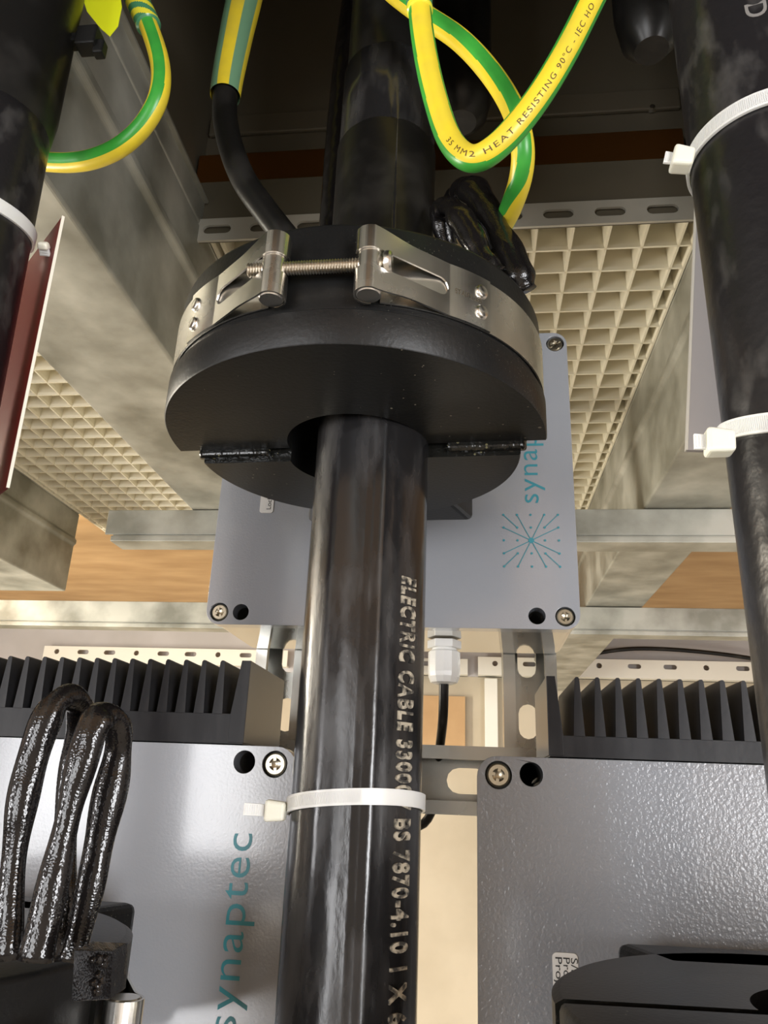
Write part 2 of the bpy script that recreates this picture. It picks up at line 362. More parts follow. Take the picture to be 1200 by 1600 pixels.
grating(-.8935, -.426, .50, 1.72, 'cream moulded grating overhead at the left, between two galvanised beams')
# struts
def channel(name, p0, ax, u, v, L, W, D, slotL, slotH, pitch, off, label, cat='strut', lip=.010, m=None, group=None):
    """U channel: web with slots at the back (v = D), lips at the front (v = 0)."""
    p0, ax, u, v = V(p0), V(ax), V(u), V(v); th = .0025; b = MB()
    sl = []
    k = off
    while k < L - slotL: sl.append(slot(k + slotL / 2, 0, slotL, slotH)); k += pitch
    me = plate([[(0, -W / 2), (L, -W / 2), (L, W / 2), (0, W / 2)]] + sl, th)
    b.mesh(me, lambda q: p0 + ax * q.x + u * q.y + v * (D - th / 2 + q.z))
    for s in (-1, 1):
        prof = [(s * W / 2, D), (s * W / 2, 0), (s * (W / 2 - lip), 0), (s * (W / 2 - lip), .007), (s * (W / 2 - lip + th), .007), (s * (W / 2 - lip + th), th), (s * (W / 2 - th), th), (s * (W / 2 - th), D)]
        b.prism(prof, p0, ax, u, v, L)
    return tag(b.build(name, m or m_zinc), label, cat, group)
channel('strut_channel', (.0485, .672, -.6), (0, 0, 1), (1, 0, 0), (0, 1, 0), .98, .045, .041, .030, .0165, .053, .012, 'upright slotted strut behind the right edge of the upper grey box')
channel('strut_channel', (-.170, .672, -.6), (0, 0, 1), (1, 0, 0), (0, 1, 0), .98, .045, .041, .030, .0165, .053, .012, 'upright slotted strut left of the black cable, behind the left heat sink')
channel('strut_channel', (-.62, .629, .0107), (1, 0, 0), (0, 0, 1), (0, 1, 0), 1.3, .0505, .041, .034, .020, .062, .0405, 'level slotted strut between the two lower grey boxes')
def rail(x0, x1, Y, z0, z1, label, name='ceiling_rail'):
    b = MB(); D = .04; th = .003; zc = (z0 + z1) / 2
    prof = [(0, z0 + .012), (0, z1), (D, z1), (D, z1 - th), (th, z1 - th), (th, z0 + .012)]
    b.prism(prof, (x0, Y, 0), (1, 0, 0), (0, 1, 0), (0, 0, 1), x1 - x0)
    b.prism([(-.004, z0), (-.004, z0 + .009), (.002, z0 + .009), (.002, z0 + .014), (D, z0 + .014), (D, z0)], (x0 + .012, Y, 0), (1, 0, 0), (0, 1, 0), (0, 0, 1), x1 - x0 - .012)
    return tag(b.build(name, m_galv, bevel=.001), label, 'rail')
rail(-.553, .95, 1.05, .338, .389, 'galvanised rail crossing under the beams, its left end cut short')
rail(-1.4, 1.5, 1.65, .328, .388, 'galvanised rail under the beams, farther back beneath the plywood strip')
for xx in (.075, -1.0):
    pass
# white slotted angles on the far wall
def far_angle(x0, x1, z0, z1, n, label):
    sl = []
    for k in range(n):
        xx = x0 + (k + .5) * (x1 - x0) / n
        sl.append(slot(xx, (z0 + z1) / 2 + .01, .05, .018) if k % 3 else slot(xx, (z0 + z1) / 2 + .01, .022, .0215))
    me = slots_plate(x0, x1, z0, z1, sl, .006)
    b = MB().mesh(me, lambda v: V((v.x, RY1 - .06 + v.z, v.y)))
    b.box((x0, RY1 - .057, z0), (x1, RY1, z0 + .006))
    return tag(b.build('wall_angle', m_pale), label, 'angle')
far_angle(-1.78, -.74, .455, .52, 9, 'white slotted angle on the far wall above the left heat sink')
far_angle(.02, 1.6, .44, .51, 12, 'white slotted angle on the far wall above the right heat sink')
far_angle(-.45, -.02, .44, .50, 4, 'short white slotted angle on the far wall behind the cable gland')
b = MB(); tube(b, [V(p) for p in cr([(.35, RY1 - .06, .505), (.55, RY1 - .07, .545), (.72, RY1 - .07, .552), (.95, RY1 - .07, .535), (1.2, RY1 - .06, .50)], 8)], .008, 8)
tag(b.build('wall_cable', m_old, smooth=True), 'thin dark cable arching along the far wall above the right heat sink', 'cable')
tag(MB().box((.045, RY1 - .05, .05), (.095, RY1, .43)).build('wall_post', m_pale, bevel=.003), 'white upright post against the far wall behind the strut', 'post')
# ================================================================ enclosures
def plate_xz(loops, Y, th, bev=0):
    me = plate(loops, th, bev); b = MB(); b.mesh(me, lambda v: V((v.x, Y + th / 2 - v.z, v.y))); return b
def txt_xz(body, x, z, wid, hei, Y, ang=90, m=None, name='lettering', parent=None, space=1.0, offs=0, proud=.0002, hfix=None):
    """Flat lettering on a face Y; ang=90 reads upwards, -90 downwards. (x, z) = start of baseline."""
    me = textmesh(body, 1.0, .0, .0, space, offs); x0, x1, y0, y1 = bounds(me)
    sx = wid / (x1 - x0); sy = hei / (hfix or (y1 - y0)); b = MB(); a = R(ang)
    def xf(v):
        u_, w_ = (v.x - x0) * sx, v.y * sy
        return V((x + u_ * cos(a) - w_ * sin(a), Y - proud, z + u_ * sin(a) + w_ * cos(a)))
    b.mesh(me, xf); return b.build(name, m, parent, fix=False)
def screw(x, z, Y, parent, r=.0062, rot=0.4):
    b = MB(); b.lathe([(r * 1.12, 0), (r * 1.12, 1)], (x, Y + .004, z), (x, Y + .0045, z), 24, 0)
    q = b.build('screw_recess', m_hole, parent)
    s = MB(); s.lathe([(r, 0), (r, .75), (r * .86, 1), (r * .55, 1), (r * .42, .78), (0.0002, .7)], (x, Y + .0039, z), (x, Y + .0006, z), 24, 0, False)
    for k in range(4):
        a = rot + k * pi / 2; d = V((cos(a), 0, sin(a))); n_ = V((-sin(a), 0, cos(a))); c0 = V((x, Y + .0004, z))
        s.hexa([c0 + d * r * .30 - n_ * r * .13, c0 + d * r * .30 + n_ * r * .13, c0 + d * r * .8 + n_ * r * .13, c0 + d * r * .8 - n_ * r * .13] +
               [p + V((0, .0006, 0)) for p in (c0 + d * r * .30 - n_ * r * .13, c0 + d * r * .30 + n_ * r * .13, c0 + d * r * .8 + n_ * r * .13, c0 + d * r * .8 - n_ * r * .13)])
    s.build('screw', m_screw, parent, smooth=True)
def enclosure(x0, x1, z0, z1, Y, depth, label, screws, holes, hr=.0062, ml=None):
    e = thing('instrument_box', ((x0 + x1) / 2, Y + depth / 2, z0), label, 'enclosure')
    hl = [circ(a, b_, hr) for a, b_ in holes]
    sc = [circ(a, b_, .0072) for a, b_ in screws]
    plate_xz([rrect(x0, z0, x1, z1, .011)] + hl + sc, Y, .012).build('lid', ml or m_lid, e, smooth=True, bevel=.0012)
    g = MB(); g.mesh(plate([rrect(x0 + .0015, z0 + .0015, x1 - .0015, z1 - .0015, .0095)] + hl, .0008), lambda v: V((v.x, Y + .0125 - v.z, v.y)))
    g.build('gasket', m_hole, e)
    plate_xz([rrect(x0 + .001, z0 + .001, x1 - .001, z1 - .001, .010)] + hl, Y + .013, depth - .013).build('body', m_body, e, smooth=True, bevel=.0008)
    MB().box((x0 + .004, Y + depth - .002, z0 + .004), (x1 - .004, Y + depth + .001, z1 - .004)).build('back_plate', m_hole, e)
    for a, b_ in screws: screw(a, b_, Y, e, rot=random.uniform(0, 1.5))
    return e
def word(e, x, z, Y):
    txt_xz('synaptec', x, z, .0925, .0119, Y, 90, m_teal, 'lettering', e, space=1.08, offs=-.004, hfix=.52)
# upper box
U = enclosure(-.2027, .0775, .1148, .3640, .56, .108, 'upper grey instrument box behind the black ring, with a teal starburst',
              [(-.1925, .1243), (.0668, .1243), (.0680, .3535), (-.1925, .3535)], [(-.1755, .1245), (.0465, .1245)])
word(U, .0505, .2125, .56)
lc = V((.0440, 0, .1822)); s_ = .01025; b = MB()
def node(i, j, r=.00095): c0 = lc + V((i * s_, .56 - .0003, j * s_)); b.lathe([(r, 0), (r, 1)], c0, c0 - V((0, .0002, 0)), 12)
def line(a, c_):
    p, q = lc + V((a[0] * s_, .5597, a[1] * s_)), lc + V((c_[0] * s_, .5597, c_[1] * s_)); d = (q - p).normalized(); n_ = V((-d.z, 0, d.x)) * .00028
    b.hexa([p - n_, p + n_, q + n_, q - n_] + [k + V((0, -.00015, 0)) for k in (p - n_, p + n_, q + n_, q - n_)])
for i in range(-2, 3):
    for j in range(-2, 3): node(i, j, .0022 if (i, j) == (0, 0) else .0009)
for a_, c_ in [((-2, 2), (-1, 1)), ((2, 2), (1, 1)), ((-2, -2), (-1, -1)), ((2, -2), (1, -1))]: line(a_, c_)
for a_ in [(-1, 2), (1, 2), (-2, 1), (2, 1), (-2, -1), (2, -1), (-1, -2), (1, -2)]: line(a_, (0, 0))
b.build('starburst_emblem', m_teal, U)
b = MB(); b.mesh(plate([rrect(-.1685, .2045, -.1575, .238, .0022)], .0008), lambda v: V((v.x, .5596 - v.z, v.y)))
lb = b.build('paper_label', m_white, U); txt_xz('Lock', -.1595, .2075, .011, .0035, .5592, 90, m_black, 'print', lb)
# gland and its cable under the upper box
gl = thing('cable_gland', (-.0225, .612, .0805), 'white nylon cable gland under the upper grey box', 'gland')
gx, gy = -.0225, .612
def ngon(r, z0, z1, n=6, a0=0): return MB().lathe([(r, 0), (r, 1)], (gx, gy, z0), (gx, gy, z1), n)
ngon(.0136, .1085, .1148, 6).build('lock_nut', m_gland, gl, bevel=.0006)
MB().lathe([(.0098, 0), (.0098, 1)], (gx, gy, .1055), (gx, gy, .109), 24).build('neck', m_gland, gl, smooth=True)
MB().lathe([(.0065, 0), (.0105, .05), (.0122, .22), (.0126, .35), (.0126, .96), (.0115, 1)], (gx, gy, .0805), (gx, gy, .1065), 12).build('cap_nut', m_gland, gl)
b = MB(); tube(b, [V(p) for p in cr([(gx, gy, .095), (gx, gy, .08), (-.0235, .625, .055), (-.028, .668, .03), (-.031, .686, .0), (-.038, .70, -.02), (-.075, .705, -.08), (-.10, .70, -.4)], 8)], .0038, 12)
tag(b.build('gland_cable', m_old, smooth=True), 'thin black cable hanging from the white gland behind the level strut', 'cable')
# lower boxes
LW = .28
Lb = enclosure(-.0975 - LW, -.0975, .0215 - .250, .0215, .44, .188, 'lower left grey instrument box with teal lettering and black finned heat sink',
               [(-.1095, .0121), (-.3725, .0121)], [(-.1270, .0127), (-.355, .0127)])
word(Lb, -.1185, -.1165, .44)
Rb = enclosure(.0021, .0021 + LW, .0205 - .250, .0205, .44, .188, 'lower right grey instrument box with glittering glossy face and finned heat sink',
               [(.0136, .0108), (.2720, .0108)], [(.0310, .0117), (.2550, .0117)], ml=m_lid2)
b = MB(); b.mesh(plate([rrect(.0388, -.150, .0512, -.0715, .0022)], .0008), lambda v: V((v.x, .4396 - v.z, v.y)))
lb = b.build('paper_label', m_white, Rb)
txt_xz('Project: C-PROS-AA01', .0402, -.0735, .064, .0034, .4391, -90, m_black, 'print', lb, hfix=.72)
txt_xz('Product: CT', .0440, -.0735, .031, .0034, .4391, -90, m_black, 'print', lb, hfix=.72)
txt_xz('S/N:', .0478, -.0735, .011, .0034, .4391, -90, m_black, 'print', lb, hfix=.72)
def heat_sink(parent, x0, x1, zb, zr, zt, first, pitch, n, end_at, th_end):
    Y0, Y1 = .440, .525
    hs = MB().box((x0 + (.0006 if end_at == x0 else 0), Y0, zb), (x1 - (.0006 if end_at == x1 else 0), Y1, zr)).build('heat_sink', [m_hs, m_hsend], parent)
    for p in hs.data.polygons:
        if abs(p.normal.x) > .95: p.material_index = 1
    sh = None
    for k in range(n):
        xc = first + k * pitch
        if sh is None:
            sh = MB().prism([(-.0030, 0), (.0030, 0), (.0013, zt - zr - .001), (.0006, zt - zr), (-.0006, zt - zr), (-.0013, zt - zr - .001)], (0, Y0, zr - .0002), (0, 1, 0), (1, 0, 0), (0, 0, 1), Y1 - Y0)
            me = bpy.data.meshes.new('fin'); me.from_pydata(sh.v, [], sh.f); me.materials.append(m_hs)
            bm = bmesh.new(); bm.from_mesh(me); bmesh.ops.recalc_face_normals(bm, faces=bm.faces); bm.to_mesh(me); bm.free(); sh = me
        o = bpy.data.objects.new('fin', sh); COL.objects.link(o); o.parent = hs; o.location = V((xc, 0, 0)) - BASE[parent]; BASE[o] = BASE[parent]
    s = 1 if end_at == x1 else -1
    e = MB().prism([(end_at, zb + .0005), (end_at, zt), (end_at - s * th_end * .75, zt), (end_at - s * th_end * 1.25, zr - .0002), (end_at - s * th_end * 1.25, zb + .0005)], (0, Y0 - .0002, 0), (0, 1, 0), (1, 0, 0), (0, 0, 1), Y1 - Y0)
    o = e.build('end_fin', [m_hs, m_hsend], hs, bevel=.0004)
    for p in o.data.polygons:
        if s * p.normal.x > .95: p.material_index = 1
heat_sink(Lb, -.360, -.1285, .0222, .0385, .0690, -.3560, .01107, 20, -.1285, .0075)
heat_sink(Rb, .0405, .270, .0212, .0322, .0640, .0572, .01102, 19, .0405, .0065)
# ================================================================ power cables
AX, AY = -.0550, .385
LAX, LAY = -.2434, .290
RAX, RAY = .1260, .275
pc = thing('power_cable', (AX, AY, -1.5), 'black power cable running up the middle, with raised lettering', 'cable')
def cablemesh(x, y, r, z0, z1, n=96, seam=True, dx=0):
    vs = []; fs = []; nz = 60
    for i in range(nz + 1):
        z = z0 + (z1 - z0) * i / nz
        for k in range(n):
            a = 2 * pi * k / n; rr = r
            if seam:
                for s0, hgt, wd in ((-71, .0010, 4.0), (-83, .0006, 3.0), (-118, .0005, 6)):
                    d = (math.degrees(a) - 360 if a > pi else math.degrees(a)) - s0
                    rr += hgt * math.exp(-(d / wd) ** 2)
            vs.append((x + dx * z + rr * cos(a), y + rr * sin(a), z))
    for i in range(nz):
        for k in range(n): j = (k + 1) % n; fs.append((i * n + k, i * n + j, (i + 1) * n + j, (i + 1) * n + k))
    fs += [tuple(reversed(range(n))), tuple(range(nz * n, nz * n + n))]
    return MB().add(vs, fs)
cablemesh(AX, AY, .0308, -1.5, .45).build('jacket', m_jacket, pc, smooth='all')
MB().lathe([(.0314, 0), (.0318, .97), (.0306, 1)], (AX, AY, .30), (AX, AY, .388), 64).build('heat_shrink_sleeve', m_old, pc, smooth=True)
MB().lathe([(.0290, 0), (.0290, 1)], (AX, AY, .388), (AX, AY, 1.24), 64).build('dark_upper_jacket', m_old, pc, smooth=True)
def wrap_text(body, ax, ay, r, z_top, length, height, ang, down, ext, m, parent, name='raised_lettering', bev=.0, space=1.15, offs=0, sub=.0012):
    """Lettering wrapped on a vertical cylinder; reads downwards when down."""
    me = textmesh(body, 1.0, .5, .0, space, offs); x0, x1, y0, y1 = bounds(me)
    bm = bmesh.new(); bm.from_mesh(me)
    sx = length / (x1 - x0); sy = height / .72; b = MB(); a0 = R(ang); sg_ = -1 if down else 1
    def xf(v):
        u_ = (v.x - x0) * sx; w_ = (v.y - .36) * sy
        # reading down: letter tops point to the right (increasing angle seen from -Y)
        a = a0 + (w_ / r) * (1 if down else -1)
        rr = r + (ext if v.z > 0 else -.0003)
        return V((ax + rr * cos(a), ay + rr * sin(a), z_top + sg_ * u_))
    b.mesh(me, xf); bm.free()
    return b.build(name, m, parent, fix=False)
zE = P(638, 900, Y=.362).z; z6 = P(625, 1600, Y=.362).z
wrap_text('ELECTRIC CABLE 33000V BS 7870-4.10 1 X 6', AX, AY, .0308, zE, zE - z6 + .001, .0094, -39, True, .0009, m_emboss, pc, offs=.03)
# left and right cables
lc_ = thing('power_cable', (LAX, LAY, -1.5), 'black power cable at the left edge, behind the red-faced plate', 'cable')
DXL = -.040
cablemesh(LAX, LAY, .0300, -1.5, .34, seam=False, dx=-DXL * -1).build('jacket', m_scuff, lc_, smooth='all')
MB().lathe([(.0300, 0), (.0318, .02), (.0318, 1)], (LAX + DXL * .325, LAY, .325), (LAX + DXL * .9, LAY, 1.24), 64).build('heat_shrink_sleeve', m_old, lc_, smooth=True)
rc_ = thing('power_cable', (RAX, RAY, -1.5), 'black scuffed power cable at the right edge, beside the pale plate', 'cable')
cablemesh(RAX, RAY, .0302, -1.5, 1.24, seam=False).build('jacket', m_scuff, rc_, smooth='all')
q = P(1160, -12, Y=.25)
wrap_text('UD', RAX, RAY, .0302, P(1165, 42, Y=.25).z + .019, .019, .0085, -103, True, .00015, mat('faded_print', (.20, .19, .18), .5), rc_, name='faded_print', offs=.01)
# dark tubes hanging in the compartment
def dtube(x0, x1, ybot, Y, label, name='cable_boot'):
    a_, b_ = P(x0, max(ybot - 60, 0), Y=Y), P(x1, max(ybot - 60, 0), Y=Y); r = (b_.x - a_.x) / 2; cx = (a_.x + b_.x) / 2; z = P((x0 + x1) / 2, ybot, Y=Y - r).z
    tag(MB().lathe([(r * .5, 0), (r * .85, .012), (r, .04), (r, 1)], (cx, Y, z), (cx, Y, 1.245), 40).build(name, m_old, smooth=True), label, 'boot')
dtube(672, 768, 150, .50, 'dark round-ended boot hanging behind the yellow and green loops')
dtube(957, 1062, 32, .36, 'grey round-ended boot at the top edge beside the right cable')
q0 = P(532, 300, Y=.455)
b = MB(); tube(b, [V(p) for p in cr([(q0.x + .004, .455, .2), (q0.x, .455, .35), (q0.x + .0, .455, .55), (q0.x + .01, .46, .8), (q0.x + .02, .46, 1.24)], 8)], .0135, 24)
tag(b.build('screen_lead', m_tape, smooth=True), 'thick black taped lead rising behind the left side of the central cable', 'cable')
# ================================================================ ring sensors
RR = .104
def arc_solid(cx, cy, r_in, prof, a0, a1, n=64):
    """half shell: prof is outer (radius, z) list bottom to top, inner radius r_in; angles in degrees"""
    b = MB(); z0, z1 = prof[0][1], prof[-1][1]
    pr = [(r_in, z0)] + prof + [(r_in, z1)]; m_ = len(pr); vs = []
    for i in range(n + 1):
        a = R(a0 + (a1 - a0) * i / n)
        for r, z in pr: vs.append((cx + r * cos(a), cy + r * sin(a), z))
    fs = []; mi = []
    for i in range(n):
        for k in range(m_):
            j = (k + 1) % m_; fs.append((i * m_ + k, i * m_ + j, (i + 1) * m_ + j, (i + 1) * m_ + k))
            mi.append(0 if k in (0, m_ - 2) else 1)
    fs += [tuple(range(m_)), tuple(reversed(range(n * m_, n * m_ + m_)))]; mi += [2, 2]
    return b.add(vs, fs, mi)
def sensor(cx, cy, zb, rot, label, gap=.004, rear=.0895, drop=.0065, clamp=True, clampang=-96):
    """two-piece ring with a steel band; zb = height of its underside"""
    t_ = thing('ring_sensor', (cx, cy, zb - drop), label, 'sensor')
    fr = [(RR - .0006, zb), (RR, zb + .0008), (RR, zb + .0175), (RR - .0012, zb + .0185), (RR - .0022, zb + .0190), (RR - .0022, zb + .0640), (RR - .0028, zb + .0655), (RR - .0038, zb + .0662)]
    arc_solid(cx, cy, .0385, fr, -180 + rot, rot).build('front_shell', [m_mould, m_mould_side, m_face], t_, smooth=True)
    o_ = V((-sin(R(rot)), cos(R(rot)), 0)) * gap
    rr_ = [(rear, zb - drop), (rear + .0006, zb - drop + .001), (rear + .001, zb + .012), (RR - .0022, zb + .0190), (RR - .0022, zb + .0640), (RR - .0050, zb + .0655)]
    arc_solid(cx + o_.x, cy + o_.y, .0385, rr_, rot, 180 + rot).build('rear_shell', [m_mould, m_mould_side, m_face], t_, smooth=True)
    # connection block behind
    c_, s2 = cos(R(rot)), sin(R(rot)); X_ = V((c_, s2, 0)); Y_ = V((-s2, c_, 0)); C0 = V((cx, cy, 0))
    z0, z1 = zb - drop + .004, zb + .0655
    vs = [C0 + X_ * a + Y_ * b_ + V((0, 0, z)) for z in (z0, z1) for a, b_ in ((-.046, .080), (.046, .080), (.060, .122), (-.058, .122))]
    MB().hexa(vs).build('connection_block', m_mould_side, t_, bevel=.004)
    for sd in (-1, 1):              # recess lips along the split line
        v2 = [C0 + X_ * (sd * a) + Y_ * b_ + V((0, 0, z)) for z in (zb - .004, zb + .012) for a, b_ in ((.050, -.0005), (.092, -.0005), (.094, .006), (.050, .006))]
        MB().hexa(v2).build('sealing_strip', m_face, t_, bevel=.002)
    if not clamp: return t_
    # ---- stainless band
    zc = zb + .0365; hb = .0140; rb = RR - .0012
    band = thing_part('clamp_band', t_)
    aL, aR = clampang - 11.3, clampang + 11.3           # angular places of the two barrels
    bm_ = MB(); vs = []; n = 140; A0, A1 = aR + 3, aL - 3 + 360
    for i in range(n + 1):
        a = R(A0 + (A1 - A0) * i / n)
        for z in (zc - hb, zc + hb): vs.append((cx + rb * cos(a), cy + rb * sin(a), z))
    bm_.add(vs, [(2 * i, 2 * i + 2, 2 * i + 3, 2 * i + 1) for i in range(n)])
    bm_.build('band_strap', m_steel, band, smooth='all', solid=.0008)
    br = .0056; bc = []
    for sd, ac in ((-1, aL), (1, aR)):
        # barrel centre sits just proud of the ring
        C = V((cx + (rb + br + .0022) * cos(R(ac)), cy + (rb + br + .0022) * sin(R(ac)), 0)); bc.append(C)
        MB().lathe([(br * .9, 0), (br, .02), (br, .98), (br * .9, 1)], C + V((0, 0, zc - .0165)), C + V((0, 0, zc + .0165)), 32).build('barrel', m_steel, band, smooth=True)
        # strap: leaves the ring at the rivets, runs straight to the barrel, wraps it, returns underneath
        er = V((cos(R(ac)), sin(R(ac)), 0)); et = V((-sin(R(ac)), cos(R(ac)), 0)) * sd    # et points away from the gap
        path = []; span = 34.0
        for i in range(13):
            a = ac + sd * (span - i * (span - 21.0) / 12); path.append(V((cx + (rb + .0010) * cos(R(a)), cy + (rb + .0010) * sin(R(a)), 0)))
        tip = C + (er * cos(R(12)) + et * sin(R(12))) * (br + .0006)
        last = path[-1]
        for i in range(1, 15): path.append(last.lerp(tip, i / 15))
        ro = br + .0006
        for i in range(0, 17): a = R(12 - i * 13.0); path.append(C + (er * cos(a) + et * sin(a)) * ro)
        fr_ = frames(path); L = fr_[-1][4]; s_wrap = fr_[27][4]; s_sl = fr_[27][4] - .040
        cols = []; tot = len(path)
        for i, (p, tt, N_, B_, s) in enumerate(fr_):
            k = max(0, min(1, (s - (s_wrap - .022)) / .022)); k = k * k * (3 - 2 * k)
            H = hb + .0022 * k
            w_ = 0.0
            if s > s_sl:
                q = (s - s_sl); w_ = .0046 if q > .0046 else sqrt(max(0, .0046 ** 2 - (.0046 - q) ** 2))
            cols.append((p, H, w_))
        # refine near the slot end
        for half in (1, -1):
            vs = []; fs = []; ref = []
            for i in range(tot - 1):
                for k in range(4):
                    t0 = k / 4; p = cols[i][0].lerp(cols[i + 1][0], t0); s = fr_[i][4] * (1 - t0) + fr_[i + 1][4] * t0
                    H = cols[i][1] * (1 - t0) + cols[i + 1][1] * t0; q = s - s_sl
                    w_ = 0 if q <= 0 else (.0046 if q > .0046 else sqrt(max(0, .0046 ** 2 - (.0046 - q) ** 2)))
                    ref.append((p, H, w_))
            for p, H, w_ in ref: vs += [p + V((0, 0, zc + half * w_)), p + V((0, 0, zc + half * H))]
            fs = [(2 * i, 2 * i + 1, 2 * i + 3, 2 * i + 2) for i in range(len(ref) - 1)]
            if half == 1: sm = MB()
            sm.add(vs, fs)
        sm.build('strap_loop', m_steel, band, smooth='all', solid=.0009, weld=True)
        for dz in (-.0055, .0055):
            a = R(ac + sd * (span - 3.2)); p = V((cx + rb * cos(a), cy + rb * sin(a), zc + dz)); d = V((cos(a), sin(a), 0))
            MB().lathe([(.0040, 0), (.0036, .6), (.0032, .85), (.0026, .95), (.0004, 1)], p, p + d * .0030, 20).build('rivet', m_steel, band, smooth=True)
        if sd == 1:
            me = textmesh('STAINLESS', 1.0, 0, 0, 1.1, .012); x0, x1, y0, y1 = bounds(me)
            aa = ac + 22.5
            tb = MB(); tb.mesh(me, lambda v: V((cx + (rb + .0017) * cos(R(aa) + (v.x - x0) * .0150 / (x1 - x0) / rb), cy + (rb + .0017) * sin(R(aa) + (v.x - x0) * .0150 / (x1 - x0) / rb), zc + .0005 + (v.y - .35) * .0036)))
            tb.build('stamped_lettering', m_thread, band, fix=False)
    # threaded rod through both barrels
    dvec = (bc[1] - bc[0]).normalized(); zz = V((0, 0, zc))
    p0 = bc[0] + zz - dvec * .012; p1 = bc[1] + zz + dvec * .007; Lr = (p1 - p0).length; nt_ = int(Lr / .00125); prof = []
    for i in range(nt_): prof += [(.00265, i / nt_), (.00325, (i + .5) / nt_)]
    prof.append((.00265, 1.0))
    MB().lathe(prof, p0, p1, 20).build('threaded_rod', m_thread, band, smooth=False)
    MB().lathe([(.0052, 0), (.0056, .3), (.0056, .7), (.0048, 1)], p1 - dvec * .0005, p1 + dvec * .0028, 24).build('bolt_head', m_steel, band, smooth=True)
    return t_
def thing_part(name, parent):
    o = bpy.data.objects.new(name, None); COL.objects.link(o); o.parent = parent; o.empty_display_size = .01; BASE[o] = BASE[parent]; return o
sensor(-.0642, .385, .1805, -2.5, 'black split ring sensor with a steel clamp band around the central cable', clampang=-91)
sensor(-.2270, .285, -.1210, -2, 'black split ring sensor at the bottom left corner, with taped leads', clampang=-10)
sensor(.1280, .285, -.1255, 3, 'black split ring sensor at the bottom right corner, seen from above', gap=.009, rear=.0965, clampang=-50)
# taped leads
def lead(pts, r, label, group=None, flat=.75, wob=.14):
    b = MB(); ph = random.random() * 6
    tube(b, pix(pts, 8), lambda t: r * (1 + wob * sin(ph + t * 17) + .07 * sin(ph * 2 + t * 41)), 18, flat=flat)
    return tag(b.build('taped_lead', m_tape, smooth='all'), label, 'lead', group)
lead([(818, 455, .350), (806, 425, .348), (780, 365, .352), (750, 312, .36), (728, 292, .37), (712, 310, .385), (722, 370, .40)], .0085, 'thicker black taped lead looping up from the ring, nearest the yellow and green loop')
lead([(770, 430, .338), (752, 398, .336), (722, 345, .34), (702, 322, .35), (690, 335, .36), (700, 385, .37)], .0068, 'black taped lead looping up from the ring, nearest the central cable')
lead([(10, 1500, .235), (22, 1340, .235), (42, 1220, .235), (72, 1125, .235), (98, 1090, .237), (122, 1098, .243), (128, 1125, .25), (112, 1200, .255), (100, 1330, .255), (92, 1500, .255)], .0046, 'black taped lead at bottom left, tallest and leftmost of the loops')
lead([(55, 1500, .225), (85, 1370, .225), (115, 1240, .225), (142, 1145, .225), (160, 1120, .228), (184, 1132, .235), (182, 1190, .24), (160, 1290, .24), (138, 1400, .24), (112, 1500, .24)], .0046, 'black taped lead at bottom left, loop nearest the teal lettering')
b = MB(); q4 = [P(116, 1484, Y=.205), P(176, 1486, Y=.222), P(172, 1562, Y=.222), P(112, 1566, Y=.205)]
b.hexa([q + V((-.001, .012, 0)) for q in q4] + q4)
for k in range(16):
    q = q4[0].lerp(q4[1], random.uniform(.35, .9)).lerp(q4[3].lerp(q4[2], .6), random.uniform(.1, .95)); rr_ = random.uniform(.0008, .0016)
    b.lathe([(rr_, 0), (rr_ * .8, .6), (rr_ * .3, 1)], q, q + V((.0002, -.0012, 0)), 8)
tag(b.build('tape_patch', m_tape, bevel=.003), 'glossy dimpled black tape patch on the bottom left ring', 'tape')
# ================================================================ earth cables
GW = R(37)
def ygfun(cent):
    def f(t, a, s):
        c_ = cent(t) if callable(cent) else cent
        d = (a - c_ + pi / 2) % pi - pi / 2
        return 1 if abs(d) < GW else 0
    return f
def earth(pts, r, cent, label, wraps=None, text=None, name='earth_cable', group=None):
    path = pix(pts, 14)
    t_ = thing(name, path[0] if path[0].z < path[-1].z else path[-1], label, 'cable', group)
    b = MB(); fr = tube(b, path, r, 96, ygfun(cent)); b.build('insulation', [m_yel, m_grn], t_, smooth='all')
    if wraps:
        i0, i1, rw, pitch, tilt = wraps
        n0, n1 = int(i0 * (len(path) - 1)), int(i1 * (len(path) - 1))
        sub = [V(q) for q in cr(path[n0:n1 + 1], 8)]
        b = MB(); tube(b, sub, rw, 40, lambda t, a, s: int(floor((s + tilt * sin(a)) / pitch)) % 2)
        b.build('tape_wrap', [m_tyel, m_tgrn], t_, smooth='all')
    if text:
        body, s0, L, hgt, ang = text
        me = textmesh(body, 1, 0, 0, 1.25); x0, x1, y0, y1 = bounds(me); b = MB()
        ss = [f_[4] for f_ in fr]
        def at(s):
            i = 0
            while i < len(ss) - 2 and ss[i + 1] < s: i += 1
            k = (s - ss[i]) / (ss[i + 1] - ss[i]); A, B2 = fr[i], fr[i + 1]
            return A[0].lerp(B2[0], k), A[2].lerp(B2[2], k).normalized(), A[3].lerp(B2[3], k).normalized()
        def xf(v):
            p, N_, B_ = at(s0 + (v.x - x0) / (x1 - x0) * L); a = R(ang) + ((v.y - .36) / .72 * hgt) / r * txt_dir
            return p + (N_ * cos(a) + B_ * sin(a)) * (r + .00015)
        b.mesh(me, xf); b.build('printed_lettering', m_ink, t_, fix=False)
    return t_, fr
txt_dir = -1
e1, f1 = earth([(180, -90, .33), (205, -20, .33), (232, 40, .33), (250, 100, .33), (248, 150, .33), (225, 195, .335), (190, 228, .34), (150, 247, .345), (110, 254, .35), (60, 252, .355), (10, 246, .36)], .0059,
              lambda t: R(-8 - 5 * t), 'yellow and green earth cable curling behind the left cable', wraps=(.0, .20, .0078, .0058, .006))
b = MB(); Yf = .315
